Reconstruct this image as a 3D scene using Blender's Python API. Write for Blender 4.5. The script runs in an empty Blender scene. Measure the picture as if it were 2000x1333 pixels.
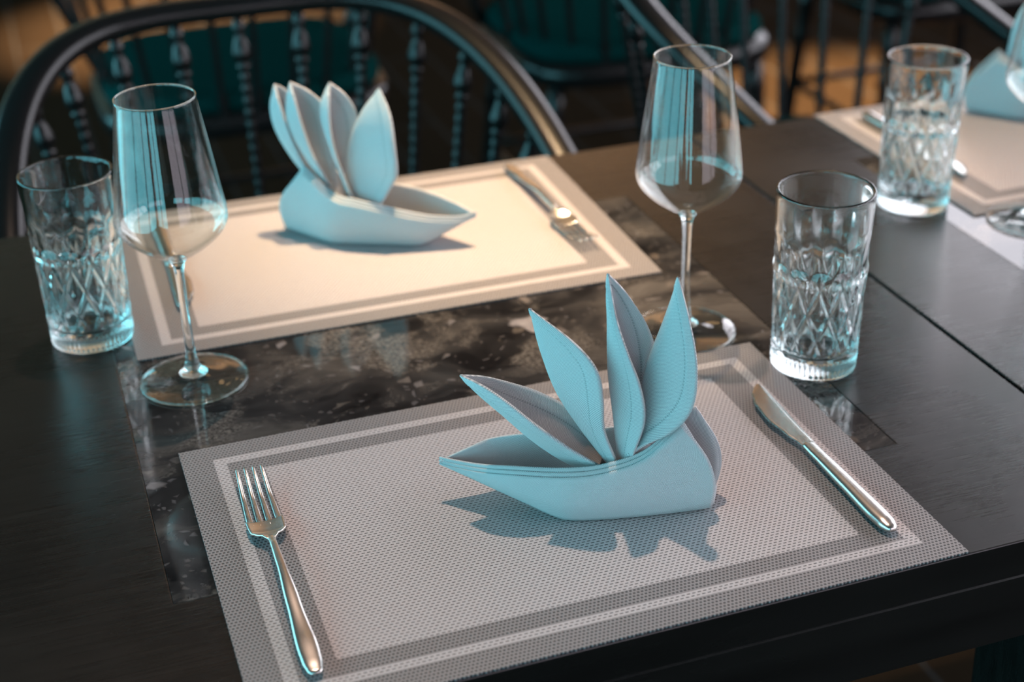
import bpy, bmesh, math, random
from math import sin, cos, pi, radians
from mathutils import Vector, Matrix

random.seed(7)
S = bpy.context.scene
COL = S.collection

SKY = 6.0
XL, XR, XF, XG, WTOP = -2.4, 2.95, -1.0, 0.3, 1.5     # the window walls, the ends of the glazing behind the viewer, the head of the windows
TINT_L = (.26, .80, .91, 1); TINT_R = (.88, .83, .88, 1); TINT_F = (.42, .36, .40, 1)  # colour and strength of the daylight from each side, put into the panes
GLOBE = 3.0
ADDED_PENDANTS = [(.55, 2.75, 2.1, 'added unseen globe lamp leftmost over the aisle'), (1.1, 2.95, 2.1, 'added unseen globe lamp in the middle over the aisle'),
            (1.65, 2.75, 2.1, 'added unseen globe lamp rightmost over the aisle')]
LAMPS = [   # x, y, target x, y, watts, beam, label
 (.42, .72, .19, .54, 620, 23, 'ceiling downlight above the pushed-in chair', .022, (1.0, .68, .36)),
 (.12, .80, .06, .10, 190, 40, 'ceiling downlight aimed at the nearest place setting', .022, (1.0, .71, .55)),
 (.95, .95, .85, .50, 200, 32, 'ceiling downlight above the second table'),
 (.20, 3.8, .20, 3.9, 8000, 24, 'ceiling downlight at the far end of the aisle', .022, (1.0, .66, .36), .9, -.75),
 (1.72, 2.6, 1.72, 2.5, 9000, 20, 'ceiling downlight at the far right', .022, (1.0, .62, .30), .9, -.75),
 (1.1, 4.3, 1.2, 5.2, 260, 80, 'ceiling downlight washing the back wall', .022, (1.0, .66, .36), .9, 1.2),
 (2.2, 4.3, 2.2, 5.2, 260, 80, 'ceiling downlight washing the right end of the back wall', .022, (1.0, .66, .36), .9, 1.2),
]

# ------------------------------------------------------------------ camera
# metres; z = 0 is the table top, the floor lies 0.75 m below; the near mat is centred on the origin
cd = bpy.data.cameras.new('camera')
cam = bpy.data.objects.new('camera', cd); COL.objects.link(cam)
cam.location = (-0.2850, -0.7899, 0.5706)
cam.rotation_euler = (radians(61.8854), radians(1.4318), radians(-19.1154))
cd.sensor_width = 36.0; cd.lens = 53.085; cd.clip_start = 0.02
cd.dof.use_dof = True; cd.dof.focus_distance = 0.985; cd.dof.aperture_fstop = 4.6
S.camera = cam

# ------------------------------------------------------------------ world, daylight, exposure
w = bpy.data.worlds.new('sky'); S.world = w; w.use_nodes = True
bg = w.node_tree.nodes['Background']
bg.inputs['Color'].default_value = (0.93, 0.97, 1.0, 1); bg.inputs['Strength'].default_value = SKY
S.view_settings.view_transform = 'Standard'; S.view_settings.look = 'None'
S.view_settings.exposure = 0.0; S.view_settings.gamma = 1.0; S.view_settings.use_curve_mapping = False
S.cycles.max_bounces = 14; S.cycles.transmission_bounces = 12; S.cycles.glossy_bounces = 6
S.cycles.diffuse_bounces = 3; S.cycles.transparent_max_bounces = 24
S.cycles.caustics_reflective = False; S.cycles.caustics_refractive = True
S.cycles.sample_clamp_indirect = 4.0; S.cycles.blur_glossy = 0.1

def portal(loc, rot, sx, sy):          # guides the sampling of the sky through a window opening; gives no light itself
    l = bpy.data.lights.new('window_portal', 'AREA'); l.shape = 'RECTANGLE'; l.size = sx; l.size_y = sy
    l.cycles.is_portal = True
    o = bpy.data.objects.new('window_portal', l); COL.objects.link(o); o.location = loc; o.rotation_euler = rot
portal((XL - 0.10, 0.85, (WTOP - .5)/2), (0, radians(-90), 0), WTOP + .5, 7.5)
portal((XR + 0.10, 0.55, 1.075), (0, radians(90), 0), 2.35, 6.9)
portal(((XG + XR)/2, -3.3, (WTOP - .5)/2), (radians(90), 0, radians(180)), XR - XG, WTOP + .5)
portal(((XL + XF)/2, -3.3, (WTOP - .5)/2), (radians(90), 0, radians(180)), XF - XL, WTOP + .5)

# ------------------------------------------------------------------ helpers
def mesh(name, V, F, smooth=True):
    me = bpy.data.meshes.new(name); me.from_pydata([tuple(v) for v in V], [], F); me.update()
    bm = bmesh.new(); bm.from_mesh(me); bmesh.ops.recalc_face_normals(bm, faces=bm.faces); bm.to_mesh(me); bm.free()
    if smooth: me.polygons.foreach_set('use_smooth', [True] * len(me.polygons))
    return me
def obj(name, me, mat=None, parent=None, loc=None):
    o = bpy.data.objects.new(name, me); COL.objects.link(o)
    if mat is not None and not me.materials: me.materials.append(mat)
    if parent is not None: o.parent = parent
    if loc is not None: o.location = loc
    return o
def tag(o, label, cat, group=None):
    o['label'] = label; o['category'] = cat
    if group: o['group'] = group
    return o
def thing(name, label, cat, loc=(0, 0, 0), rz=0.0, group=None):
    o = bpy.data.objects.new(name, None); COL.objects.link(o); o.empty_display_size = 0.05
    o.location = loc; o.rotation_euler = (0, 0, rz)
    return tag(o, label, cat, group)
def struct(name, me, mat, parent=None):
    o = obj(name, me, mat, parent); o['kind'] = 'structure'; return o
def dup(root, loc, rz, label):
    r = root.copy(); COL.objects.link(r); r.location = loc; r.rotation_euler = (0, 0, rz); r['label'] = label
    for ch in list(root.children):
        c = ch.copy(); COL.objects.link(c); c.parent = r
        for g in list(ch.children):
            d = g.copy(); COL.objects.link(d); d.parent = c
    return r
class MB:                                 # a mesh builder for boxes and tubes
    def __init__(s): s.V = []; s.F = []
    def box(s, x0, x1, y0, y1, z0, z1):
        b = len(s.V)
        s.V += [(x, y, z) for z in (z0, z1) for x, y in ((x0, y0), (x1, y0), (x1, y1), (x0, y1))]
        s.F += [(b, b+3, b+2, b+1), (b+4, b+5, b+6, b+7)] + [(b+i, b+(i+1) % 4, b+4+(i+1) % 4, b+4+i) for i in range(4)]
    def rings(s, R, close=True):          # R: list of rings of equal length; capped at both ends
        b = len(s.V); n = len(R[0])
        for r in R: s.V += list(r)
        for k in range(len(R) - 1):
            for i in range(n):
                j = (i + 1) % n
                s.F.append((b+k*n+i, b+k*n+j, b+(k+1)*n+j, b+(k+1)*n+i))
        if close:
            s.F.append(tuple(b+i for i in range(n))[::-1]); s.F.append(tuple(b+(len(R)-1)*n+i for i in range(n)))
    def grid(s, G):
        b = len(s.V); n = len(G[0])
        for r in G: s.V += list(r)
        for k in range(len(G) - 1):
            for i in range(n - 1): s.F.append((b+k*n+i, b+k*n+i+1, b+(k+1)*n+i+1, b+(k+1)*n+i))
    def mesh(s, name, smooth=False): return mesh(name, s.V, s.F, smooth)
def bevel(o, w=0.003, seg=2):
    m = o.modifiers.new('bevel', 'BEVEL'); m.width = w; m.segments = seg; m.limit_method = 'ANGLE'; m.angle_limit = radians(40)
def cr(P, t):                             # Catmull-Rom through the points P, t in 0..1
    P = [Vector(q) for q in P]; n = len(P) - 1; u = min(max(t, 0), 1) * n; i = min(int(u), n - 1); f = u - i
    p0 = P[i-1] if i > 0 else 2*P[0] - P[1]; p1 = P[i]; p2 = P[i+1]; p3 = P[i+2] if i + 2 <= n else 2*P[n] - P[n-1]
    return 0.5 * ((2*p1) + (p2-p0)*f + (2*p0 - 5*p1 + 4*p2 - p3)*f*f + (3*p1 - p0 - 3*p2 + p3)*f*f*f)
def lin(P, t):
    P = [Vector(q) for q in P]; n = len(P) - 1; u = min(max(t, 0), 1) * n; i = min(int(u), n - 1)
    return P[i].lerp(P[i+1], u - i)
def tab(T, x):                            # piecewise smooth table lookup: T = [(x, y), ...]
    if x <= T[0][0]: return T[0][1]
    for (a, ya), (b, yb) in zip(T, T[1:]):
        if x <= b:
            f = (x - a) / (b - a); f = f*f*(3 - 2*f); return ya + (yb - ya) * f
    return T[-1][1]
def sweep(P, prof, up=Vector((0, 0, 1))):  # profile (a, b) swept along the points P: a along the side, b along up
    R = []
    for i, q in enumerate(P):
        d = (Vector(P[min(i+1, len(P)-1)]) - Vector(P[max(i-1, 0)])).normalized()
        side = d.cross(up).normalized(); u2 = side.cross(d).normalized()
        pr = prof(i / (len(P) - 1)) if callable(prof) else prof
        R.append([Vector(q) + side*a + u2*b for a, b in pr])
    return R
def ell(a, b, n=12, e=1.0):
    out = []
    for i in range(n):
        t = 2*pi*i/n; c, s = cos(t), sin(t)
        out.append((a*math.copysign(abs(c)**e, c), b*math.copysign(abs(s)**e, s)))
    return out
def lathe(prof, n=48):
    V = []; F = []; idx = []
    for r, z in prof:
        if r < 1e-6: idx.append([len(V)]*n); V.append((0, 0, z))
        else:
            idx.append([len(V)+i for i in range(n)]); V += [(r*cos(2*pi*i/n), r*sin(2*pi*i/n), z) for i in range(n)]
    for a, b in zip(idx, idx[1:]):
        for i in range(n):
            j = (i+1) % n; f = []
            for k in (a[i], a[j], b[j], b[i]):
                if k not in f: f.append(k)
            if len(f) > 2: F.append(tuple(f))
    return V, F

# ------------------------------------------------------------------ materials
class NT:
    def __init__(s, name):
        s.m = bpy.data.materials.new(name); s.m.use_nodes = True; s.t = s.m.node_tree; s.n = s.t.nodes; s.n.clear()
        s.out = s.n.new('ShaderNodeOutputMaterial')
    def new(s, typ, **kw):
        q = s.n.new(typ)
        for k, v in kw.items(): setattr(q, k, v)
        return q
    def link(s, a, b): s.t.links.new(a, b)
    def put(s, sock, v):
        if isinstance(v, bpy.types.NodeSocket): s.link(v, sock)
        elif v is not None: sock.default_value = v
    def math(s, op, a, b=None, c=None, clamp=False):
        q = s.new('ShaderNodeMath', operation=op, use_clamp=clamp)
        for i, v in enumerate((a, b, c)): s.put(q.inputs[i], v)
        return q.outputs[0]
    def step(s, x, lo, hi):               # smoothstep
        q = s.new('ShaderNodeMapRange', interpolation_type='SMOOTHSTEP'); s.put(q.inputs[0], x)
        q.inputs[1].default_value = lo; q.inputs[2].default_value = hi; return q.outputs[0]
    def mix(s, f, a, b, mode='MIX'):
        q = s.new('ShaderNodeMix', data_type='RGBA', blend_type=mode)
        s.put(q.inputs[0], f); s.put(q.inputs[6], a); s.put(q.inputs[7], b); return q.outputs[2]
    def ramp(s, f, stops):
        q = s.new('ShaderNodeValToRGB'); s.put(q.inputs[0], f); e = q.color_ramp.elements
        while len(e) < len(stops): e.new(0.5)
        for el, (p_, c) in zip(e, stops): el.position = p_; el.color = c
        return q.outputs[0]
    def coord(s, kind='Object'): return s.new('ShaderNodeTexCoord').outputs[kind]
    def uv(s, name): return s.new('ShaderNodeUVMap', uv_map=name).outputs[0]
    def mapping(s, v, scale=(1, 1, 1), rot=(0, 0, 0)):
        q = s.new('ShaderNodeMapping'); s.link(v, q.inputs[0]); q.inputs['Scale'].default_value = scale; q.inputs['Rotation'].default_value = rot
        return q.outputs[0]
    def noise(s, v, sc, det=4, rough=0.55, dist=0.0):
        q = s.new('ShaderNodeTexNoise'); s.link(v, q.inputs['Vector']); q.inputs['Scale'].default_value = sc
        q.inputs['Detail'].default_value = det; q.inputs['Roughness'].default_value = rough; q.inputs['Distortion'].default_value = dist
        return q.outputs
    def bump(s, h, strength, dist):
        q = s.new('ShaderNodeBump'); s.link(h, q.inputs['Height']); q.inputs['Strength'].default_value = strength; q.inputs['Distance'].default_value = dist
        return q.outputs[0]
    def bsdf(s, color=None, rough=0.5, metal=0.0, normal=None, **kw):
        q = s.new('ShaderNodeBsdfPrincipled'); s.put(q.inputs['Base Color'], color); s.put(q.inputs['Roughness'], rough); s.put(q.inputs['Metallic'], metal)
        if normal is not None: s.link(normal, q.inputs['Normal'])
        for k, v in kw.items(): s.put(q.inputs[k.replace('_', ' ')], v)
        s.link(q.outputs[0], s.out.inputs[0]); return q
def g(v, a=1.0): return (v, v, v, a)
def rgb(r, gg, b): return (r, gg, b, 1)

def m_plain(name, c, rough=0.5, metal=0.0, nscale=30, namt=0.15, **kw):
    t = NT(name); n = t.noise(t.coord(), nscale)[0]
    c2 = tuple(x*(1-namt) for x in c[:3]) + (1,)
    t.bsdf(t.mix(n, c2, c), rough, metal, **kw); return t.m

def m_wood_table():
    t = NT('black_stained_wood'); v = t.coord()
    grain = t.noise(t.mapping(v, (3, 130, 30)), 1.0, 5, 0.6)[0]
    fine = t.noise(t.mapping(v, (14, 700, 60)), 1.0, 3)[0]
    cloud = t.noise(v, 7, 3)[0]
    col = t.ramp(grain, [(0.3, rgb(.003, .0027, .0026)), (0.7, rgb(.0075, .0066, .0062))])
    r = t.math('ADD', t.math('MULTIPLY', fine, 0.10), t.math('MULTIPLY_ADD', cloud, 0.16, 0.15))
    nb = t.bump(t.math('ADD', t.math('MULTIPLY', fine, 0.6), grain), 0.10, 0.0006)
    t.bsdf(col, r, normal=nb); return t.m

def m_marble():
    t = NT('dark_breccia_marble'); v = t.coord()
    warp = t.noise(v, 9, 3)[1]
    wv = t.new('ShaderNodeVectorMath', operation='MULTIPLY_ADD'); t.link(warp, wv.inputs[0]); wv.inputs[1].default_value = (.09, .09, .09); t.link(v, wv.inputs[2])
    vv = wv.outputs[0]
    flow = t.noise(t.mapping(vv, (6, 15, 6), (0, 0, radians(-38))), 1.0, 6, 0.62, 0.6)[0]
    base = t.ramp(flow, [(0.38, rgb(.005, .005, .006)), (0.50, rgb(.020, .0195, .021)), (0.60, rgb(.045, .042, .041)), (0.78, rgb(.10, .093, .09))])
    cloud = t.noise(vv, 17, 5, 0.65)[0]; spk = t.noise(v, 330, 3, 0.7)[0]
    base = t.mix(t.step(cloud, 0.50, 0.66), base, t.mix(t.step(spk, .35, .7), rgb(.030, .028, .027), rgb(.115, .105, .10)))
    # clasts: warped cells, most of them dark, a few pale
    def clasts(scale, keep, soft):
        c = t.new('ShaderNodeTexVoronoi', feature='F1'); t.link(vv, c.inputs['Vector']); c.inputs['Scale'].default_value = scale
        e = t.new('ShaderNodeTexVoronoi', feature='DISTANCE_TO_EDGE'); t.link(vv, e.inputs['Vector']); e.inputs['Scale'].default_value = scale
        sep = t.new('ShaderNodeSeparateColor'); t.link(c.outputs['Color'], sep.inputs[0])
        on = t.math('GREATER_THAN', sep.outputs[0], keep)
        return t.math('MULTIPLY', on, t.step(e.outputs[0], 0.10, 0.10 + soft)), sep.outputs[1]
    a, ar = clasts(24, 0.955, 0.12); b, br = clasts(70, 0.93, 0.2); c, c_r = clasts(170, 0.80, 0.3)
    mott = t.noise(v, 120, 4)[0]
    pale = t.mix(mott, rgb(.10, .095, .11), rgb(.32, .31, .34))
    brown = t.mix(mott, rgb(.05, .042, .036), rgb(.15, .125, .105))
    col = t.mix(t.math('MULTIPLY', c, 0.30), base, t.mix(c_r, brown, pale))
    col = t.mix(t.math('MULTIPLY', b, 0.55), col, t.mix(br, brown, pale))
    col = t.mix(t.math('MULTIPLY', a, 0.9), col, t.mix(ar, brown, pale))
    t.bsdf(col, 0.07); return t.m

def m_mat():
    t = NT('woven_vinyl'); u = t.uv('metres')
    sp = t.new('ShaderNodeSeparateXYZ'); t.link(u, sp.inputs[0]); x, y = sp.outputs[0], sp.outputs[1]
    ax = t.math('ABSOLUTE', x); ay = t.math('ABSOLUTE', y)
    def inside(a, b): return t.math('MULTIPLY', t.math('LESS_THAN', ax, a), t.math('LESS_THAN', ay, b))
    field = inside(.171, .109); in2 = inside(.195, .124); in1 = inside(.2035, .131)
    light = t.math('ADD', field, t.math('SUBTRACT', in1, in2))              # 1 in the field and in the stripe
    def cells(px, py, hu, hv):
        vv = t.math('DIVIDE', y, py); row = t.math('FLOOR', vv); fv = t.math('SUBTRACT', vv, row)
        uu = t.math('MULTIPLY_ADD', row, 0.5, t.math('DIVIDE', x, px)); fu = t.math('FRACT', uu)
        du = t.math('ABSOLUTE', t.math('SUBTRACT', fu, 0.5)); dv = t.math('ABSOLUTE', t.math('SUBTRACT', fv, 0.5))
        return t.math('MULTIPLY', t.step(du, hu + .07, hu - .07), t.step(dv, hv + .07, hv - .07))
    hole_f = cells(.0036, .0026, .30, .15); hole_d = cells(.0026, .0028, .31, .26)
    hole = t.math('ADD', t.math('MULTIPLY', hole_f, light), t.math('MULTIPLY', hole_d, t.math('SUBTRACT', 1.0, light)))
    n = t.noise(t.coord(), 500, 2)[0]
    thread = t.mix(light, rgb(.205, .192, .20), rgb(.435, .405, .42))
    thread = t.mix(t.math('MULTIPLY', n, 0.35), thread, rgb(.20, .19, .19))
    col = t.mix(t.math('MULTIPLY', hole, 0.92), thread, rgb(.018, .018, .021))
    nb = t.bump(t.math('SUBTRACT', 1.0, hole), 0.6, 0.0006)
    t.bsdf(col, 0.46, normal=nb); return t.m

def m_cloth():
    t = NT('pale_blue_grey_linen'); u = t.uv('metres')
    sp = t.new('ShaderNodeSeparateXYZ'); t.link(u, sp.inputs[0]); x, y = sp.outputs[0], sp.outputs[1]
    p_ = 0.00108
    sx = t.math('SINE', t.math('MULTIPLY', x, 2*pi/p_)); sy = t.math('SINE', t.math('MULTIPLY', y, 2*pi/p_))
    weave = t.step(t.math('MULTIPLY', sx, sy), -0.6, 0.6)
    n = t.noise(t.mapping(u, (1, 3, 1)), 900, 2)[0]; n2 = t.noise(u, 60, 3)[0]
    f = t.math('ADD', t.math('MULTIPLY', weave, 0.72), t.math('MULTIPLY', n, 0.28))
    col = t.mix(f, rgb(.15, .17, .19), rgb(.78, .78, .79))
    col = t.mix(t.math('MULTIPLY', n2, 0.25), col, rgb(.42, .47, .50))
    h = t.uv('hem'); hs = t.new('ShaderNodeSeparateXYZ'); t.link(h, hs.inputs[0])
    d = t.math('ABSOLUTE', t.math('SUBTRACT', hs.outputs[0], 0.0068))
    st = t.math('MULTIPLY', t.step(d, 0.00055, 0.00025), t.step(t.math('SINE', t.math('MULTIPLY', hs.outputs[1], 2*pi/0.0021)), -0.6, 0.0))
    groove = t.step(d, 0.0014, 0.0)
    col = t.mix(t.math('MULTIPLY', st, 0.5), col, rgb(.13, .155, .17))
    hgt = t.math('SUBTRACT', t.math('MULTIPLY', weave, 0.35), groove)
    nb = t.bump(hgt, 0.45, 0.0006)
    q = t.bsdf(col, 0.85, normal=nb, Sheen_Weight=0.15, Specular_IOR_Level=0.2)
    tr = t.new('ShaderNodeBsdfTranslucent'); t.link(col, tr.inputs[0])
    mx = t.new('ShaderNodeMixShader'); mx.inputs[0].default_value = 0.16; t.link(q.outputs[0], mx.inputs[1]); t.link(tr.outputs[0], mx.inputs[2])
    t.link(mx.outputs[0], t.out.inputs[0]); return t.m

def m_thin_glass():                       # thin-walled: each surface reflects by its angle and lets the rest straight through
    t = NT('thin_clear_glass')
    lw = t.new('ShaderNodeLayerWeight'); lw.inputs[0].default_value = 0.5
    f = t.math('MULTIPLY_ADD', t.math('POWER', lw.outputs['Facing'], 4.2), 0.9, 0.03)
    gl = t.new('ShaderNodeBsdfGlossy'); gl.inputs['Roughness'].default_value = 0.0; gl.inputs['Color'].default_value = g(1)
    tr = t.new('ShaderNodeBsdfTransparent'); tr.inputs['Color'].default_value = rgb(.97, .985, .98)
    mx = t.new('ShaderNodeMixShader'); t.link(f, mx.inputs[0]); t.link(tr.outputs[0], mx.inputs[1]); t.link(gl.outputs[0], mx.inputs[2])
    t.link(mx.outputs[0], t.out.inputs[0]); return t.m
def m_glass(k=0.3):                       # solid glass; a share of the light goes straight through, as light gathered by it would
    t = NT('solid_clear_glass')
    gl = t.new('ShaderNodeBsdfGlass'); gl.inputs['Roughness'].default_value = 0.0; gl.inputs['IOR'].default_value = 1.48; gl.inputs['Color'].default_value = rgb(.97, .99, .99)
    tr = t.new('ShaderNodeBsdfTransparent'); tr.inputs['Color'].default_value = rgb(.95, .97, .97)
    mx = t.new('ShaderNodeMixShader'); mx.inputs[0].default_value = k; t.link(gl.outputs[0], mx.inputs[1]); t.link(tr.outputs[0], mx.inputs[2])
    t.link(mx.outputs[0], t.out.inputs[0]); return t.m
def m_pane(name, c):
    t = NT(name); tr = t.new('ShaderNodeBsdfTransparent'); tr.inputs['Color'].default_value = c
    t.link(tr.outputs[0], t.out.inputs[0]); return t.m
def m_floor():
    t = NT('brown_wood_floor'); v = t.coord()
    b = t.new('ShaderNodeTexBrick'); t.link(t.mapping(v, (1, 1, 1), (0, 0, radians(90))), b.inputs['Vector']); b.inputs['Scale'].default_value = 1.0
    b.inputs['Brick Width'].default_value = 1.1; b.inputs['Row Height'].default_value = 0.14; b.inputs['Mortar Size'].default_value = 0.003
    b.inputs['Color1'].default_value = rgb(.013, .009, .006); b.inputs['Color2'].default_value = rgb(.017, .0115, .0075); b.inputs['Mortar'].default_value = g(.03)
    n = t.noise(t.mapping(v, (40, 4, 4)), 1.0, 5)[0]
    t.bsdf(t.mix(t.math('MULTIPLY', n, 0.5), b.outputs[0], rgb(.007, .0047, .003)), 0.9, Specular_IOR_Level=0.0); return t.m

M = dict(wood=m_wood_table(), marble=m_marble(), mat=m_mat(), cloth=m_cloth(), thin=m_thin_glass(), glass=m_glass(0.0),
         steel=m_plain('brushed_steel', rgb(.66, .63, .60), 0.27, 1.0, 220, 0.12),
         lacquer=m_plain('black_lacquer', rgb(.010, .009, .009), 0.24, 0.0, 40, 0.3, Specular_IOR_Level=0.32),
         teal=m_plain('teal_upholstery', rgb(.0025, .031, .030), 0.95, 0.0, 350, 0.35, Specular_IOR_Level=0.0),
         floor=m_floor(), ceiling=m_plain('dark_ceiling', rgb(.030, .025, .021), 0.6), wall=m_plain('dark_wall_panel', rgb(.045, .036, .03), 0.5),
         wall_warm=m_plain('warm_wood_wall', rgb(.36, .24, .15), 0.5), frame=m_plain('black_window_frame', rgb(.012, .012, .012), 0.4),
         pane_l=m_pane('teal_daylight_pane', TINT_L), pane_r=m_pane('neutral_daylight_pane', TINT_R), pane_f=m_pane('added_neutral_pane', TINT_F),
         trim=m_plain('white_lamp_trim', rgb(.6, .58, .55), 0.4))

# ------------------------------------------------------------------ the room
Z0, Z1, Y0, Y1 = -0.75, 2.40, -3.2, 5.2
mb = MB(); mb.box(XL - .3, XR + .3, Y0, Y1, Z0 - .1, Z0); struct('floor', mb.mesh('floor'), M['floor'])
mb = MB(); mb.box(XL - .3, XR + .3, Y0, Y1, Z1, Z1 + .1); struct('ceiling', mb.mesh('ceiling'), M['ceiling'])
mb = MB(); mb.box(XL - .3, XR + .3, Y1, Y1 + .1, Z0, Z1); struct('wall_back', mb.mesh('wall_back'), M['wall_warm'])
def window_wall(side, n, X, x0, x1, za, zb, pane, ya, yb):
    mb = MB(); mb.box(x0, x1, Y0, Y1, Z0, za); mb.box(x0, x1, Y0, Y1, zb, Z1); mb.box(x0, x1, Y0, ya, za, zb); mb.box(x0, x1, yb, Y1, za, zb)
    struct('wall_' + side, mb.mesh('wall_' + side), M['wall'])
    mb = MB(); k = 6; cx = (x0 + x1) / 2
    for i in range(k + 1):
        yy = ya + (yb - ya) * i / k; mb.box(cx - .03, cx + .03, yy - .035, yy + .035, za, zb)
    mb.box(cx - .03, cx + .03, ya, yb, za, za + .05); mb.box(cx - .03, cx + .03, ya, yb, zb - .05, zb)
    fr = struct('window_%d' % n, mb.mesh('window_frame'), M['frame'])
    for i in range(k):
        a = ya + (yb - ya) * i / k + .035; b = ya + (yb - ya) * (i + 1) / k - .035
        obj('pane', mesh('pane', [(cx, a, za + .05), (cx, b, za + .05), (cx, b, zb - .05), (cx, a, zb - .05)], [(0, 1, 2, 3)], False), pane, fr)
window_wall('left', 1, XL, XL - .12, XL, -0.5, WTOP, M['pane_l'], -2.9, 4.6)
window_wall('right', 2, XR, XR, XR + .12, -0.1, 2.25, M['pane_r'], -2.9, 4.0)
# the wall behind the viewer: teal daylight at its left end, a window added for neutral light at right
mb = MB(); mb.box(XL - .3, XR + .3, Y0 - .12, Y0, Z0, -.5); mb.box(XL - .3, XR + .3, Y0 - .12, Y0, WTOP, Z1); mb.box(XF, XG, Y0 - .12, Y0, -.5, WTOP)
struct('wall_front', mb.mesh('wall_front'), M['wall'])
for no, xa, xb, pm in ((3, XL, XF, 'pane_l'), (4, XG, XR, 'pane_f')):
    mb = MB()
    for i in range(3): xx = xa + .035 + (xb - xa - .07)*i/2; mb.box(xx - .035, xx + .035, Y0 - .09, Y0 - .03, -.5, WTOP)
    mb.box(xa, xb, Y0 - .09, Y0 - .03, -.5, -.45); mb.box(xa, xb, Y0 - .09, Y0 - .03, WTOP - .05, WTOP)
    fr = struct('window_%d' % no, mb.mesh('window_frame'), M['frame'])
    for i in range(2):
        a = xa + .035 + (xb - xa - .07)*i/2 + .035; c = xa + .035 + (xb - xa - .07)*(i + 1)/2 - .035
        obj('pane', mesh('pane', [(a, Y0 - .06, -.45), (c, Y0 - .06, -.45), (c, Y0 - .06, WTOP - .05), (a, Y0 - .06, WTOP - .05)], [(0, 1, 2, 3)], False), M[pm], fr)

# recessed ceiling lamps, each with its own light
def downlight(x, y, tx, ty, power, ang, label, radius=0.022, color=(1.0, .66, .36), blend=0.9, tz=0.0):
    t = thing('ceiling_downlight', label, 'ceiling lamp', (x, y, Z1), 0, 'ceiling downlights')
    V, F = lathe([(.036, 0), (.036, -.004), (.052, -.006), (.055, -.003), (.055, 0)], 28)
    obj('trim_ring', mesh('trim_ring', V, F), M['trim'], t)
    l = bpy.data.lights.new('downlight_beam', 'SPOT'); l.energy = power; l.color = color; l.spot_size = radians(ang); l.spot_blend = blend; l.shadow_soft_size = radius
    o = bpy.data.objects.new('downlight_beam', l); COL.objects.link(o); o.parent = t; o.location = (0, 0, -.02)
    d = Vector((tx, ty, tz)) - Vector((x, y, Z1 - .02)); o.rotation_euler = d.to_track_quat('-Z', 'Y').to_euler()
    return t
for a in LAMPS: downlight(*a)

def m_lamp():
    t = NT('warm_lit_globe'); e = t.new('ShaderNodeEmission'); e.inputs[0].default_value = rgb(1.0, .60, .28); e.inputs[1].default_value = GLOBE
    t.link(e.outputs[0], t.out.inputs[0]); return t.m
M['globe'] = m_lamp()
for x, y, z, lab in ADDED_PENDANTS:                # unseen lamps added to put warm reflections on the cutlery and glasses
    t = thing('added_pendant', lab, 'pendant lamp', (x, y, z), 0, 'added unseen globe lamps')
    V, F = lathe([(0, -.10)] + [(.10*sin(pi*k/14), -.10*cos(pi*k/14)) for k in range(1, 14)] + [(0, .10)], 24); obj('globe', mesh('globe', V, F), M['globe'], t)
    V, F = lathe([(0, .098), (.03, .098), (.03, .125), (.005, .13), (.004, Z1 - z), (0, Z1 - z)], 16); obj('cord', mesh('cord', V, F), M['lacquer'], t)

# ------------------------------------------------------------------ tables
def build_table(label, loc):
    t = thing('dining_table', label, 'table', loc, 0, 'square dining tables')
    h = 0.3765; ix, iy = 0.2525, 0.2435
    V = []; F = []
    for z in (0, -.028):
        V += [(-h, -h*.9895, z), (h, -h*.9895, z), (h, h*.9895, z), (-h, h*.9895, z), (-ix, -iy, z), (ix, -iy, z), (ix, iy, z), (-ix, iy, z)]
    for i in range(4):
        j = (i+1) % 4
        F += [(i, j, 4+j, 4+i), (8+j, 8+i, 12+i, 12+j), (j, i, 8+i, 8+j), (4+i, 4+j, 12+j, 12+i)]
    top = obj('tabletop', mesh('tabletop', V, F, False), M['wood'], t); bevel(top, .0009, 2)
    mb = MB(); e = .00015; mb.box(-ix+e, ix-e, -iy+e, iy-e, -.026, -.0002)
    s = obj('stone_inlay', mb.mesh('stone_inlay'), M['marble'], t); s['label'] = 'dark speckled marble inlay'; bevel(s, .0002, 1)
    for sx, sy in ((0, -1), (0, 1), (-1, 0), (1, 0)):
        mb = MB()
        if sx == 0: mb.box(-.30, .30, sy*.362 - .010, sy*.362 + .010, -.082, -.028)
        else: mb.box(sx*.366 - .010, sx*.366 + .010, -.30, .30, -.082, -.028)
        o = obj('apron', mb.mesh('apron'), M['wood'], t); bevel(o, .002, 1)
    for sx in (-1, 1):
        for sy in (-1, 1):
            mb = MB(); R = []
            for z, q in ((-.028, .036), (-.12, .036), (-.75, .026)):
                R.append([(sx*.336 + a*q, sy*.332 + b*q, z) for a, b in ((-1, -1), (1, -1), (1, 1), (-1, 1))])
            mb.rings(R); o = obj('leg', mb.mesh('leg'), M['wood'], t); bevel(o, .003, 1)
    return t
TY = 0.2225
tab1 = build_table('black wooden table with marble inlay under the nearest place setting', (0, TY, 0))
tab2 = dup(tab1, (0.7565, TY, 0), 0, 'black wooden table butted against the right side of the nearest table')

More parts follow.
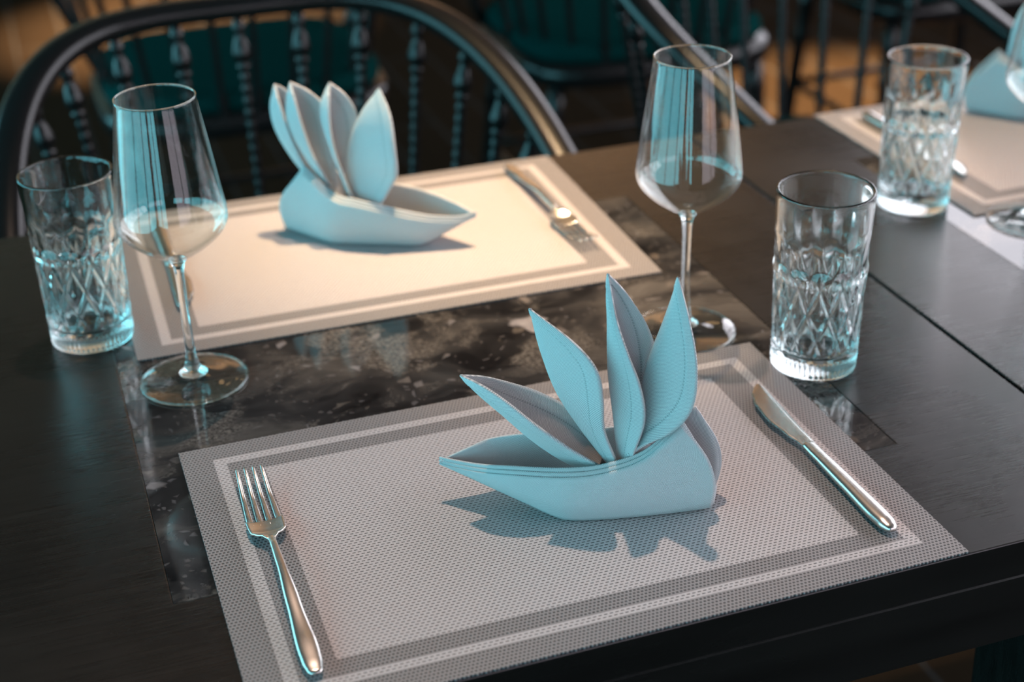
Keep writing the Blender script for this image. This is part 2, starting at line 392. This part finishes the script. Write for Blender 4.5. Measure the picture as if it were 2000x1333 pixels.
# ------------------------------------------------------------------ chairs
def rail_pt(ph):                          # horseshoe rail: high round back, arms sweeping forward and down
    A, YM, YB, ZT, DZ, Q, N = .3124, -.2959, .2817, .0751, .2138, 1.2179, 3.3553
    s, c = sin(ph), abs(cos(ph))
    x = A*math.copysign(abs(s)**(2/N), s); y = YM + (YB - YM)*c**(2/N)
    return Vector((x, y, ZT - DZ*abs((YB - y)/(YB + .17))**Q))
def build_chair(label, loc, rz):
    t = thing('horseshoe_armchair', label, 'chair', loc, rz, 'black spindle armchairs')
    P = [rail_pt(-pi/2 + .004 + (pi - .008)*i/400) for i in range(401)]
    # even spacing along the rail, arms cut where the front posts carry them
    P = [q for q in P if q.y > -.13]
    L = [0]
    for a, b in zip(P, P[1:]): L.append(L[-1] + (b - a).length)
    def at(d):
        for i in range(len(L) - 1):
            if L[i+1] >= d: return P[i].lerp(P[i+1], (d - L[i])/(L[i+1] - L[i] + 1e-9))
        return P[-1]
    n = 90; path = [at(L[-1]*i/n) for i in range(n + 1)]
    mb = MB(); mb.rings(sweep(path, lambda u: ell(.0185*(1 + .18*sin(pi*u)), .0145, 14, .8)))
    obj('rail', mb.mesh('rail', True), M['lacquer'], t)
    # seat
    def outline(f, m=40):
        o = []
        for i in range(m):
            th = 2*pi*i/m; c, s = cos(th), sin(th)
            o.append((.262*f*math.copysign(abs(c)**.5, c), .006 + .236*f*math.copysign(abs(s)**.5, s)))
        return o
    mb = MB(); mb.rings([[(x, y, z) for x, y in outline(f)] for f, z in ((.95, -.345), (1, -.338), (1, -.312), (.97, -.302))])
    obj('seat_frame', mb.mesh('seat_frame', True), M['lacquer'], t)
    mb = MB(); mb.rings([[(x, y, z) for x, y in outline(f)] for f, z in ((.90, -.303), (.945, -.292), (.94, -.275), (.88, -.264), (.6, -.258), (.2, -.256))])
    c = obj('seat_cushion', mb.mesh('seat_cushion', True), M['teal'], t); c['label'] = 'teal seat cushion'
    # turned spindles
    prof = [(0, .0055), (.012, .006), (.02, .0085), (.024, .0085), (.032, .0062), (.044, .0085), (.062, .0122), (.072, .0112), (.080, .0065), (.084, .0088), (.088, .0088), (.092, .006)]
    prof = [(a*.75, r) for a, r in prof]
    def spindle(top, bot):
        d = (bot - top); ln = d.length; d.normalize()
        R = []; zz = list(prof); s0 = zz[-1][0]; k = 0
        while s0 < ln - .075:
            zz += [(s0 + .004, .0062), (s0 + .009, .0075), (s0 + .014, .0062)]; s0 += .015; k += 1
        zz += [(ln - .06, .006), (ln - .045, .0095), (ln - .03, .0095), (ln - .012, .007), (ln, .006)]
        side = d.cross(Vector((1, .3, 0))).normalized(); fr = d.cross(side)
        for a, r in zz: R.append([top + d*a + (side*cos(2*pi*i/8) + fr*sin(2*pi*i/8))*r for i in range(8)])
        m2 = MB(); m2.rings(R); obj('spindle', m2.mesh('spindle', True), M['lacquer'], t)
    mid = L[-1]/2
    for k in range(-6, 7):
        q = at(mid + k*.0755)
        if q.y < -.10: continue
        spindle(q - Vector((0, 0, .010)), Vector((q.x*.80, q.y*.80 if q.y > 0 else q.y, -.318)))
    for sx in (-1, 1):
        # arm posts, legs
        q = at(.012 if sx < 0 else L[-1] - .012)
        mb = MB(); mb.rings([[(q.x + (sx*.236 - q.x)*f + r*cos(2*pi*i/10), q.y + (-.15 - q.y)*f + r*sin(2*pi*i/10), q.z - .008 + (-.318 - q.z + .008)*f) for i in range(10)]
                            for f, r in ((0, .010), (.2, .013), (.5, .009), (.8, .014), (1, .011))])
        obj('arm_post', mb.mesh('arm_post', True), M['lacquer'], t)
        for sy in (-1, 1):
            mb = MB(); mb.rings([[(sx*(.205 + .03*f) + r*cos(2*pi*i/12), sy*.175 + .01 + sy*.03*f + r*sin(2*pi*i/12), -.335 - .415*f) for i in range(12)]
                                for f, r in ((0, .016), (.15, .019), (.3, .015), (.34, .020), (.38, .015), (.8, .016), (1, .012))])
            obj('leg', mb.mesh('leg', True), M['lacquer'], t)
    for (a, b) in (((-.222, -.185), (.222, -.185)), ((-.222, .205), (.222, .205)), ((-.222, -.185), (-.222, .205)), ((.222, -.185), (.222, .205))):
        mb = MB(); mb.rings(sweep([(a[0] + (b[0]-a[0])*u, a[1] + (b[1]-a[1])*u, -.585) for u in (0, .25, .5, .75, 1)], ell(.009, .009, 8)))
        obj('stretcher', mb.mesh('stretcher', True), M['lacquer'], t)
    return t
ch1 = build_chair('black spindle armchair pushed in behind the warmly lit far placemat', (-.0215, .75, 0), 0)
dup(ch1, (.80, 1.0, 0), radians(30), 'black spindle armchair pulled back and turned, behind the right wine glass')
for x, y, a, lab in ((.10, 1.96, 180, 'black spindle armchair with teal cushion in the row behind, seen through the pushed-in chair'),
                     (.87, 1.95, 180, 'black spindle armchair with teal cushion in the row behind, between the two front chairs'),
                     (1.66, 2.06, 180, 'black spindle armchair with teal cushion in the row behind, at far right')):
    dup(ch1, (x, y, 0), radians(a), lab)

# ------------------------------------------------------------------ placemats
MT = 0.0012
def build_mat(label, loc, rz):
    hx, hy = .225, .150; V = []; F = []
    # edge with the small steps of cut threads along the long sides
    pts = []
    n = 150
    for i in range(n + 1): pts.append((-hx + 2*hx*i/n, -hy + (.0006 if i % 2 else 0)))
    for i in range(n + 1): pts.append((hx - 2*hx*i/n, hy - (.0006 if i % 2 else 0)))
    V = [(x, y, 0) for x, y in pts] + [(x, y, MT) for x, y in pts]; m = len(pts)
    for i in range(m): F.append((i, (i+1) % m, m + (i+1) % m, m + i))
    for k in range(n):
        a, b = k, k + 1; c, d = m - 1 - k - 1, m - 1 - k
        F.append((m+a, m+b, m+c, m+d)); F.append((a, d, c, b))
    me = mesh('placemat', V, F, False); uv = me.uv_layers.new(name='metres')
    for lp in me.loops: co = me.vertices[lp.vertex_index].co; uv.data[lp.index].uv = (co.x, co.y)
    o = obj('placemat', me, M['mat']); o.location = loc; o.rotation_euler = (0, 0, rz)
    return tag(o, label, 'placemat', 'woven placemats')
ZM = 0.0003
mat1 = build_mat('grey woven placemat nearest the camera with fork, napkin boat and knife', (0, 0, ZM), 0)
def copy1(o, loc, rz, label):
    c = o.copy(); COL.objects.link(c); c.location = loc; c.rotation_euler = (0, 0, rz); c['label'] = label; return c
copy1(mat1, (-.0089, .4474, ZM), radians(-.79), 'woven placemat glowing cream under the lamp, in front of the pushed-in chair')
copy1(mat1, (.7565, .4474, ZM), radians(.3), 'woven placemat cut off at the right edge, on the second table')
ZT = ZM + MT                                # top of a mat

# ------------------------------------------------------------------ napkins
def cloth_uv(me, UV, HEM):
    a = me.uv_layers.new(name='metres'); b = me.uv_layers.new(name='hem')
    for lp in me.loops:
        a.data[lp.index].uv = UV[lp.vertex_index]; b.data[lp.index].uv = HEM[lp.vertex_index]
def cloth_obj(name, V, F, UV, HEM, parent, thick, hem_w=None):
    me = bpy.data.meshes.new(name); me.from_pydata([tuple(v) for v in V], [], F); me.update()
    me.polygons.foreach_set('use_smooth', [True]*len(me.polygons)); cloth_uv(me, UV, HEM)
    o = obj(name, me, M['cloth'], parent)
    s = o.modifiers.new('thickness', 'SOLIDIFY'); s.thickness = thick; s.offset = 0.0; s.use_even_offset = False
    if hem_w:
        vg = o.vertex_groups.new(name='hem')
        for i, w_ in enumerate(hem_w): vg.add([i], w_, 'REPLACE')
        s.vertex_group = 'hem'; s.thickness_vertex_group = 0.45
    return o
def petal(P, ysign, parent, seed, ez=0.0):
    ext = lambda L: [tuple(1.55*a - .55*c for a, c in zip(L[0], L[1]))] + list(L)   # carry the base on down into the hull
    S_, N_, F_ = [ext(L) for L in P]; nu, nv = 40, 54; V = []; UV = []; HEM = []; F = []; HW = []
    rnd = random.Random(seed); ph = rnd.random()*6
    acc = 0; prev = None
    for j in range(nv + 1):
        t = j/nv; s, nn, f = cr(S_, t), cr(N_, t), cr(F_, t)
        if prev is not None: acc += (s - prev).length
        prev = s
        hw = ((nn - s).length + (f - s).length)/2*1.1
        for i in range(nu + 1):
            c = -1 + 2*i/nu; ac = abs(c)
            q = s + (nn - f)*0.5*c + ((nn + f)*0.5 - s)*(ac**1.7)
            q = q + Vector((.0013*sin(8*t + ph + 2.5*c), .0017*sin(6*t + 4*c + ph), .0008*sin(11*t + 5*c)))*sin(pi*min(1, t*1.02))
            if ac > .985: q = q + Vector((0, 0, 0))
            V.append(Vector((q.x, ysign*q.y, max(q.z + ez, .0035)))); UV.append((c*hw + .3*seed, acc)); HEM.append(((1 - ac)*hw if hw > .004 else 1, acc)); HW.append(1.0 if (1 - ac)*hw < .0068 else 0.0)
    n = nu + 1
    for j in range(nv):
        for i in range(nu): F.append((j*n+i, j*n+i+1, (j+1)*n+i+1, (j+1)*n+i))
    return cloth_obj('petal', V, F, UV, HEM, parent, .0021, HW)
def hull(parent, ysign, nb, nr, fb, fr, stern):
    V = []; UV = []; HEM = []; F = []
    def wall(bot, rim, sg, inset, lift, st):
        b0 = len(V); ns, nh = 60, 14
        for j in range(ns + 1):
            t = j/ns; r = cr(rim, t); b = lin(bot, t)
            # soften the corner of the footprint a little
            b = b*0.5 + (lin(bot, t - .04) + lin(bot, t + .04))*0.25
            for i in range(nh + 1):
                h = i/nh; q = b.lerp(r, h)
                bul = sin(pi*h)
                q = q + Vector((st*bul*t**6, sg*(.0035*bul*sin(pi*min(1, t*1.05))), 0))
                q = q + Vector((0, -sg*inset*(.3 + .7*sin(pi*t)), lift*h + .0012*(1 - h)))
                V.append(Vector((q.x, ysign*q.y, q.z))); UV.append((t*.19, h*.05 + .1*sg + lift*9)); HEM.append((1, 0))
        n = nh + 1
        for j in range(ns):
            for i in range(nh): F.append((b0+j*n+i, b0+j*n+i+1, b0+(j+1)*n+i+1, b0+(j+1)*n+i))
    wall(nb, nr, 1, 0, 0, stern); wall(fb, fr, -1, 0, 0, stern)
    wall(nb, nr, 1, .0024, .0022, stern - .002); wall(fb, fr, -1, .0024, .0022, stern - .002)
    wall(nb, nr, 1, .0048, .0042, stern - .004)
    # the floor of the boat
    b0 = len(V); ns = 30
    for j in range(ns + 1):
        t = j/ns
        for P in (nb, fb):
            q = lin(P, t); V.append(Vector((q.x, ysign*q.y*.93, q.z + .004))); UV.append((t*.19, .3 + q.y)); HEM.append((1, 0))
    for j in range(ns): F.append((b0+2*j, b0+2*j+1, b0+2*j+3, b0+2*j+2))
    return cloth_obj('hull', V, F, UV, HEM, parent, .0016)
PETALS_NEAR = [[[[0.1046, 0.0, 0.0245], [0.0844, 0.0, 0.0327], [0.061, 0.0, 0.0489], [0.0413, 0.0, 0.066], [0.0251, 0.0, 0.0833], [0.0172, 0.0, 0.0936]],
  [[0.1071, 0.0127, 0.0369], [0.0905, 0.012, 0.0473], [0.0679, 0.0148, 0.0673], [0.0485, 0.014, 0.083], [0.0317, 0.0095, 0.0918], [0.0172, 0.0, 0.0936]],
  [[0.0986, -0.0127, 0.05], [0.0903, -0.012, 0.061], [0.0733, -0.0148, 0.0703], [0.0551, -0.014, 0.0796], [0.0357, -0.0095, 0.0879], [0.0172, 0.0, 0.0936]]],
 [[[0.1113, 0.0, 0.0301], [0.0929, 0.0, 0.0594], [0.0799, 0.0, 0.0838], [0.071, 0.0, 0.1097], [0.0658, 0.0, 0.1278], [0.0629, 0.0, 0.1429]],
  [[0.1169, 0.0119, 0.0427], [0.1115, 0.0112, 0.0614], [0.11, 0.0139, 0.0875], [0.1047, 0.0131, 0.1091], [0.0882, 0.0089, 0.1272], [0.0629, 0.0, 0.1429]],
  [[0.1122, -0.0119, 0.0313], [0.1088, -0.0112, 0.0592], [0.1036, -0.0139, 0.0806], [0.0954, -0.0131, 0.1016], [0.0795, -0.0089, 0.1236], [0.0629, 0.0, 0.1429]]],
 [[[0.1179, 0.0, 0.0411], [0.1157, 0.0, 0.0739], [0.1126, 0.0, 0.1039], [0.1108, 0.0, 0.1331], [0.1104, 0.0, 0.1527], [0.1116, 0.0, 0.1685]],
  [[0.1294, 0.0119, 0.0445], [0.1355, 0.0112, 0.0701], [0.132, 0.0139, 0.0978], [0.1253, 0.0131, 0.119], [0.118, 0.0089, 0.1415], [0.1116, 0.0, 0.1685]],
  [[0.1362, -0.0119, 0.0522], [0.1391, -0.0112, 0.0799], [0.1414, -0.0139, 0.1048], [0.1368, -0.0131, 0.1272], [0.1252, -0.0089, 0.1488], [0.1116, 0.0, 0.1685]]],
 [[[0.1353, 0.0, 0.0556], [0.1336, 0.0, 0.0785], [0.1371, 0.0, 0.1049], [0.1443, 0.0, 0.1307], [0.1501, 0.0, 0.1523], [0.1544, 0.0, 0.1674]],
  [[0.1348, 0.011, 0.0516], [0.1531, 0.0104, 0.0636], [0.1648, 0.0129, 0.0856], [0.1673, 0.0122, 0.1147], [0.1623, 0.0083, 0.1428], [0.1544, 0.0, 0.1674]],
  [[0.1456, -0.011, 0.0493], [0.1582, -0.0104, 0.0773], [0.1622, -0.0129, 0.1062], [0.1593, -0.0122, 0.1285], [0.1566, -0.0083, 0.1484], [0.1544, 0.0, 0.1674]]]]
PETALS_FAR = [[[[0.1465, -0.006, 0.0344], [0.167, -0.006, 0.0582], [0.1799, -0.006, 0.0798], [0.1887, -0.006, 0.1015], [0.1911, -0.006, 0.1208], [0.1852, -0.006, 0.139]],
  [[0.1359, 0.0042, 0.0379], [0.1523, 0.0036, 0.058], [0.1649, 0.0059, 0.0829], [0.1747, 0.0052, 0.1064], [0.1797, 0.0016, 0.1242], [0.1852, -0.006, 0.139]],
  [[0.1429, -0.0162, 0.033], [0.1526, -0.0156, 0.0631], [0.1637, -0.0179, 0.089], [0.171, -0.0172, 0.1133], [0.1778, -0.0136, 0.1312], [0.1852, -0.006, 0.139]]],
 [[[0.1367, 0.0, 0.0351], [0.1518, 0.0, 0.0617], [0.1643, 0.0, 0.0881], [0.1713, 0.0, 0.1121], [0.1713, 0.0, 0.1313], [0.1671, 0.0, 0.144]],
  [[0.1273, 0.011, 0.0394], [0.138, 0.0104, 0.0618], [0.1493, 0.0129, 0.089], [0.1578, 0.0122, 0.1148], [0.162, 0.0083, 0.1323], [0.1671, 0.0, 0.144]],
  [[0.1317, -0.011, 0.036], [0.1354, -0.0104, 0.0663], [0.1398, -0.0129, 0.0949], [0.1428, -0.0122, 0.1193], [0.1533, -0.0083, 0.1335], [0.1671, 0.0, 0.144]]],
 [[[0.1201, 0.004, 0.037], [0.1273, 0.0032, 0.0623], [0.1335, 0.0024, 0.0911], [0.1375, 0.0016, 0.1148], [0.1369, 0.0008, 0.1313], [0.1296, 0.0, 0.1457]],
  [[0.1107, 0.0159, 0.0397], [0.118, 0.0144, 0.0649], [0.1232, 0.0163, 0.0946], [0.1271, 0.0147, 0.1177], [0.1289, 0.0097, 0.1348], [0.1296, 0.0, 0.1457]],
  [[0.1143, -0.0079, 0.0387], [0.1145, -0.008, 0.0688], [0.112, -0.0115, 0.0973], [0.1125, -0.0115, 0.1166], [0.1196, -0.0081, 0.1332], [0.1296, 0.0, 0.1457]]],
 [[[0.115, 0.006, 0.0302], [0.1191, 0.0048, 0.0585], [0.1185, 0.0036, 0.0828], [0.1104, 0.0024, 0.1048], [0.0971, 0.0012, 0.1268], [0.0835, 0.0, 0.1432]],
  [[0.0865, 0.0187, 0.0368], [0.071, 0.0168, 0.0611], [0.0642, 0.0184, 0.0754], [0.0661, 0.0164, 0.101], [0.0721, 0.0107, 0.1246], [0.0835, 0.0, 0.1432]],
  [[0.0996, -0.0067, 0.0302], [0.0881, -0.0072, 0.0561], [0.0808, -0.0112, 0.0749], [0.0808, -0.0116, 0.0993], [0.083, -0.0083, 0.122], [0.0835, 0.0, 0.1432]]]]

nap1 = thing('folded_napkin', 'pale blue napkin folded into a boat with four petals fanned wide, on the near placemat', 'napkin', (-.066, .031, ZT), math.atan2(-.4359, .9), 'napkins folded as boats')
hull(nap1, -1,
     [(0, 0, .0245), (.0285, .008, .0165), (.057, .016, .008), (.085, .024, 0), (.110, .0205, 0), (.135, .015, 0), (.160, .008, 0), (.182, .002, .001)],
     [(0, 0, .0255), (.0261, .010, .027), (.0509, .018, .0307), (.0847, .0225, .0334), (.1093, .021, .0365), (.1335, .015, .0436), (.1494, .009, .0561), (.1588, .006, .0662)],
     [(0, 0, .0245), (.0285, -.008, .0165), (.057, -.016, .008), (.085, -.024, 0), (.110, -.0235, 0), (.135, -.021, 0), (.160, -.019, 0), (.184, -.018, .002)],
     [(0, 0, .0255), (.0201, -.010, .0319), (.0329, -.018, .0344), (.0567, -.022, .0371), (.090, -.024, .040), (.120, -.022, .046), (.147, -.019, .057), (.168, -.018, .0645)], .010)
for i, P in enumerate(PETALS_NEAR): petal(P, -1, nap1, i + 1)
nap2 = thing('folded_napkin', 'pale napkin folded into a boat with four upright petals, on the warmly lit far placemat', 'napkin', (.082, .409, ZT), math.atan2(.551, -.834), 'napkins folded as boats')
nb2 = [(0, 0, .0275), (.0241, .0065, .014), (.0483, .013, 0), (.076, .0168, 0), (.104, .0206, 0), (.1316, .0244, 0), (.160, .012, 0), (.187, .001, .001)]
nr2 = [(0, 0, .0285), (.0123, .008, .0255), (.0379, .018, .0281), (.0639, .026, .0343), (.0839, .030, .0393), (.1054, .030, .043), (.1206, .028, .0444), (.137, .022, .0511), (.1493, .015, .0593), (.1577, .010, .0642)]
mir = lambda L: [(a, -b, c) for a, b, c in L]
hull(nap2, 1, nb2, nr2, mir(nb2), [(0, 0, .0285), (.0249, -.012, .034), (.0577, -.024, .0386), (.085, -.028, .041), (.110, -.028, .044), (.137, -.022, .0511), (.1577, -.012, .0642)], .014)
for i, P in enumerate(PETALS_FAR): petal(P, 1, nap2, i + 11)
nap3 = thing('folded_napkin', 'pale blue napkin folded into a boat, cut off at the right edge of the photo', 'napkin', (.850, .452, ZT), math.atan2(.551, -.834) + radians(4), 'napkins folded as boats')
for ch in nap2.children:
    if ch.name.startswith('hull'): c = ch.copy(); COL.objects.link(c); c.parent = nap3
for i, P in enumerate(PETALS_FAR): petal([[(a - .62*max(0, z - .03), v, z) for a, v, z in L] for L in P], 1, nap3, i + 21)

# ------------------------------------------------------------------ cutlery
def build_fork(label, loc, rz):
    t = thing('dinner_fork', label, 'fork', loc, rz, 'steel dinner forks')
    zc = [(-.122, .0045), (-.09, .0062), (-.03, .0105), (.004, .0095), (.014, .0075), (.026, .0034), (.040, .0026), (.062, .0040), (.095, .0115)]
    # handle
    wd = [(-.122, .0030), (-.1195, .0046), (-.112, .0060), (-.10, .0064), (-.06, .0046), (-.02, .0030), (.008, .0024), (.016, .0032)]
    th = [(-.122, .0012), (-.112, .0019), (-.06, .0020), (-.01, .0019), (.016, .0012)]
    mb = MB(); R = []; n = 60
    for i in range(n + 1):
        y = -.122 + .138*i/n; a, b, z = tab(wd, y), tab(th, y), tab(zc, y)
        R.append([(p_, y, z + q) for p_, q in ell(a, b, 16, .85)])
    mb.rings(R); obj('handle', mb.mesh('handle', True), M['steel'], t)
    # head: shoulders, then four tines
    wd = [(.012, .0028), (.016, .0050), (.020, .0092), (.025, .0116), (.032, .0122), (.040, .0124)]
    mb = MB(); R = []; n = 26
    for i in range(n + 1):
        y = .012 + .027*i/n; a, z = tab(wd, y), tab(zc, y)
        m = 14; top = [(a*(-1 + 2*k/m), y, z + .0010 + .0020*(abs(-1 + 2*k/m)**2)*min(1, (y - .012)/.012)) for k in range(m + 1)]
        R.append(top + [(x, yy, zz - .0017) for x, yy, zz in reversed(top)])
    mb.rings(R)
    for k in range(4):
        R = []; n = 26
        for i in range(n + 1):
            u = i/n; y = .0335 + .0615*u; z = tab(zc, y)
            xc = (-1.5 + k)*(.00635 - .00075*u); hw = .00255 - .0017*u**1.1
            if i == 0: hw = .0020
            if k in (0, 3): z += .0009*(1 - u)**2
            hw2 = hw if u < .97 else hw*.5
            R.append([(xc + p_, y, z + .0002 + q) for p_, q in ell(hw2, .00095 - .0003*u, 8, .7)])
        mb.rings(R)
    obj('head', mb.mesh('head', True), M['steel'], t)
    return t
fk1 = build_fork('steel dinner fork lying tines up on the left of the near placemat', (-.1845, 0, ZT), radians(-.5))
dup(fk1, (.170, .452, ZT), radians(181), 'steel dinner fork on the right of the warmly lit far placemat')
def build_knife(label, loc, rz):
    t = thing('table_knife', label, 'knife', loc, rz, 'steel table knives')
    mb = MB(); R = []; n = 60
    wd = [(-.118, .0022), (-.1155, .0046), (-.110, .0062), (-.098, .0068), (-.06, .0060), (-.02, .0052), (-.0085, .0050)]
    th = [(-.118, .0014), (-.1155, .0030), (-.108, .0042), (-.06, .0040), (-.0085, .0030)]
    for i in range(n + 1):
        y = -.118 + .1095*i/n; a, b = tab(wd, y), tab(th, y)
        R.append([(p_, y, .0046 + q) for p_, q in ell(a, b, 18, .9)])
    mb.rings(R); obj('handle', mb.mesh('handle', True), M['steel'], t)
    mb = MB(); R = []; n = 50
    left = [(-.0095, -.0048), (-.004, -.0056), (.010, -.0085), (.032, -.0112), (.052, -.0098), (.066, -.0058), (.074, -.0008), (.0785, .0040)]
    right = [(-.0095, .0048), (.0, .0050), (.05, .0066), (.070, .0070), (.0765, .0066), (.0785, .0048)]
    for i in range(n + 1):
        y = -.0095 + .088*i/n; a, b = tab(left, y), tab(right, y); hz = .0050 + .0006*i/n
        k = 6; top = [(a + (b - a)*q/k, y, hz + .0001 + .0007*min(1, q/4)) for q in range(k + 1)]
        R.append(top + [(x, yy, 2*hz - zz) for x, yy, zz in reversed(top)])
    mb.rings(R); b = obj('blade', mb.mesh('blade', True), M['steel'], t); b['label'] = 'round-bellied steel blade'
    return t
kn1 = build_knife('steel table knife lying on the right of the near placemat', (.1895, 0, ZT), radians(0))
dup(kn1, (-.186, .452, ZT), radians(180), 'steel table knife seen through the left wine glass stem, on the far placemat')
dup(kn1, (.577, .452, ZT), radians(180), 'steel table knife behind the tall tumbler on the second table')

# ------------------------------------------------------------------ glassware
def tumbler_mesh():
    H = .1443; n = 312; zs = [0, .0006, .002]
    z = .002
    while z < H - .0022: z += .00125; zs.append(min(z, H - .0022))
    V = []; rings = []
    def ring(f, zz):
        rings.append(len(V)); V.extend([(f(2*pi*i/n)*cos(2*pi*i/n), f(2*pi*i/n)*sin(2*pi*i/n), zz) for i in range(n)])
    def ss(a, b, x):
        x = min(1, max(0, (x - a)/(b - a))); return x*x*(3 - 2*x)
    NL = 13
    def outer(zz):
        u = zz/H; base = .0326 + .0037*u
        def f(th):
            d = 0.0
            k = ss(.012, .03, u)*(1 - ss(.085, .105, u)); d += .0011*k*abs(sin(26*th))
            k = ss(.13, .19, u)*(1 - ss(.53, .59, u))
            if k > 0:
                s = (u - .385)*10.4 + pi/2*0; g1 = abs(sin(NL/2*th + s)); g2 = abs(sin(NL/2*th - s)); r1 = math.exp(-(min(g1, g2)/.30)**2); d += .0021*k*(1 - r1) - .0005*k*(1 - r1)*math.exp(-((g1 + g2 - 1.6)/.5)**2)
            k = ss(.50, .56, u)*(1 - ss(.56, .63, u))
            if k > 0: d -= .0009*k*abs(sin(NL*th))
            k = ss(.58, .64, u)*(1 - ss(.66, .84, u + .05*abs(cos(NL/2*th))))
            if k > 0: d += .0017*k*abs(sin(NL/2*th))**.7
            return base - d
        return f
    rings_o = []
    ring(lambda th: .0300, 0.0); ring(lambda th: .0316, .0003)
    for zz in zs[1:]: ring(outer(zz), max(zz, .0008))
    ro = .0363
    for k in range(9):
        a = pi*k/8; ring(lambda th, a=a: ro - .0013 + .0013*cos(a), H - .0013 + .0013*sin(a))
    for k in range(1, 24):
        zz = H - .0014 - (H - .0014 - .019)*k/23; ring(lambda th, zz=zz: .0326 + .0037*zz/H - .0026 - .0012*(1 - ss(.55, .8, zz/H)), zz)
    ring(lambda th: .0265, .0160); ring(lambda th: .0210, .0145); ring(lambda th: .010, .0138)
    F = []
    for a, b in zip(rings, rings[1:]):
        for i in range(n): F.append((a+i, a+(i+1) % n, b+(i+1) % n, b+i))
    F.append(tuple(range(n))[::-1]); F.append(tuple(rings[-1]+i for i in range(n)))
    return mesh('tumbler', V, F, True)
TM = tumbler_mesh()
def tumbler(x, y, rz, label):
    o = obj('cut_glass_tumbler', TM, M['glass'], None, (x, y, .0003)); o.rotation_euler = (0, 0, rz)
    return tag(o, label, 'tumbler', 'cut glass tumblers')
tumbler(.2569, .1056, .1, 'clear cut glass tumbler right of the near napkin, by the knife tip')
tumbler(-.2647, .3593, .35, 'clear cut glass tumbler at far left beside the wine glass')
tumbler(.4961, .3451, .2, 'clear cut glass tumbler on the second table at upper right')

bp = [(.0036, .1000), (.0048, .1020), (.0100, .1050), (.0190, .1105), (.0290, .1180), (.0365, .1255), (.0398, .1310), (.0409, .1365), (.0405, .1430), (.0388, .1560), (.0360, .1770), (.0330, .1980), (.0305, .2150), (.0288, .2270)]
out = [cr([(r, 0, z) for r, z in bp], i/60) for i in range(61)]; out = [(q.x, q.z) for q in out]
inn = []
for i in range(60, -1, -1):
    r, z = out[i]; a, b = out[max(i-1, 0)], out[min(i+1, 60)]
    dx, dz = b[0]-a[0], b[1]-a[1]; l = math.hypot(dx, dz); th = .00105 if i > 12 else .00105 + .0007*(12 - i)/12
    inn.append((r - dz/l*th, z + dx/l*th))
inn = [q for q in inn if q[0] > .0012]
V, F = lathe(out + [(.0286, .2284), (.0282, .2286), (.0278, .2282)] + inn + [(0, inn[-1][1])], 72)
BOWL = mesh('bowl', V, F, True)
st = [(0, 0), (.0392, 0), (.0406, .0006), (.0408, .0013), (.0400, .0021), (.0300, .0031), (.0190, .0046), (.0110, .0072), (.0070, .0110), (.0049, .0180), (.0039, .0300), (.0034, .0500), (.0033, .0750), (.0036, .0900), (.0047, .0985), (.0072, .1028), (.0060, .1036), (0, .1040)]
V, F = lathe(st[:5], 64); 
def lathe_part(name, P, n=64): V, F = lathe(P, n); return mesh(name, V, F, True)
FOOT = lathe_part('foot', [(0, 0), (.0392, 0), (.0406, .0006), (.0408, .0013), (.0400, .0021), (.0300, .0031), (.0190, .0046), (.0110, .0072), (0, .0073)])
sp = [cr([(r, 0, z) for r, z in st[7:16]], i/40) for i in range(41)]
STEM = lathe_part('stem', [(0, .0073)] + [(q.x, q.z) for q in sp] + [(.0060, .1036), (0, .1040)], 40)
def torus(name, R, r, z):
    V, F = lathe([(R + r*cos(2*pi*k/10), z + r*.85*sin(2*pi*k/10)) for k in range(11)], 72)
    me = bpy.data.meshes.new(name); bm = bmesh.new(); vs = [bm.verts.new(v) for v in V]
    for f in F: bm.faces.new([vs[i] for i in f])
    bmesh.ops.remove_doubles(bm, verts=bm.verts, dist=1e-6); bmesh.ops.recalc_face_normals(bm, faces=bm.faces); bm.to_mesh(me); bm.free()
    me.polygons.foreach_set('use_smooth', [True]*len(me.polygons)); return me
FRIM = torus('foot_rim', .0404, .0010, .00115); BRIM = torus('rim', .0284, .0006, .2284)
def wine(x, y, label):
    t = thing('wine_glass', label, 'wine glass', (x, y, .0003), 0, 'stemmed wine glasses')
    obj('bowl', BOWL, M['thin'], t); obj('stem', STEM, M['glass'], t); obj('foot', FOOT, M['thin'], t); obj('foot_rim', FRIM, M['glass'], t); obj('rim', BRIM, M['glass'], t)
    return t
wine(.186, .189, 'tall empty wine glass behind the near napkin')
wine(-.1978, .2548, 'tall empty wine glass at left beside the cut tumbler')
wine(.5761, .2692, 'empty wine glass cut off at the right edge, on the second table')
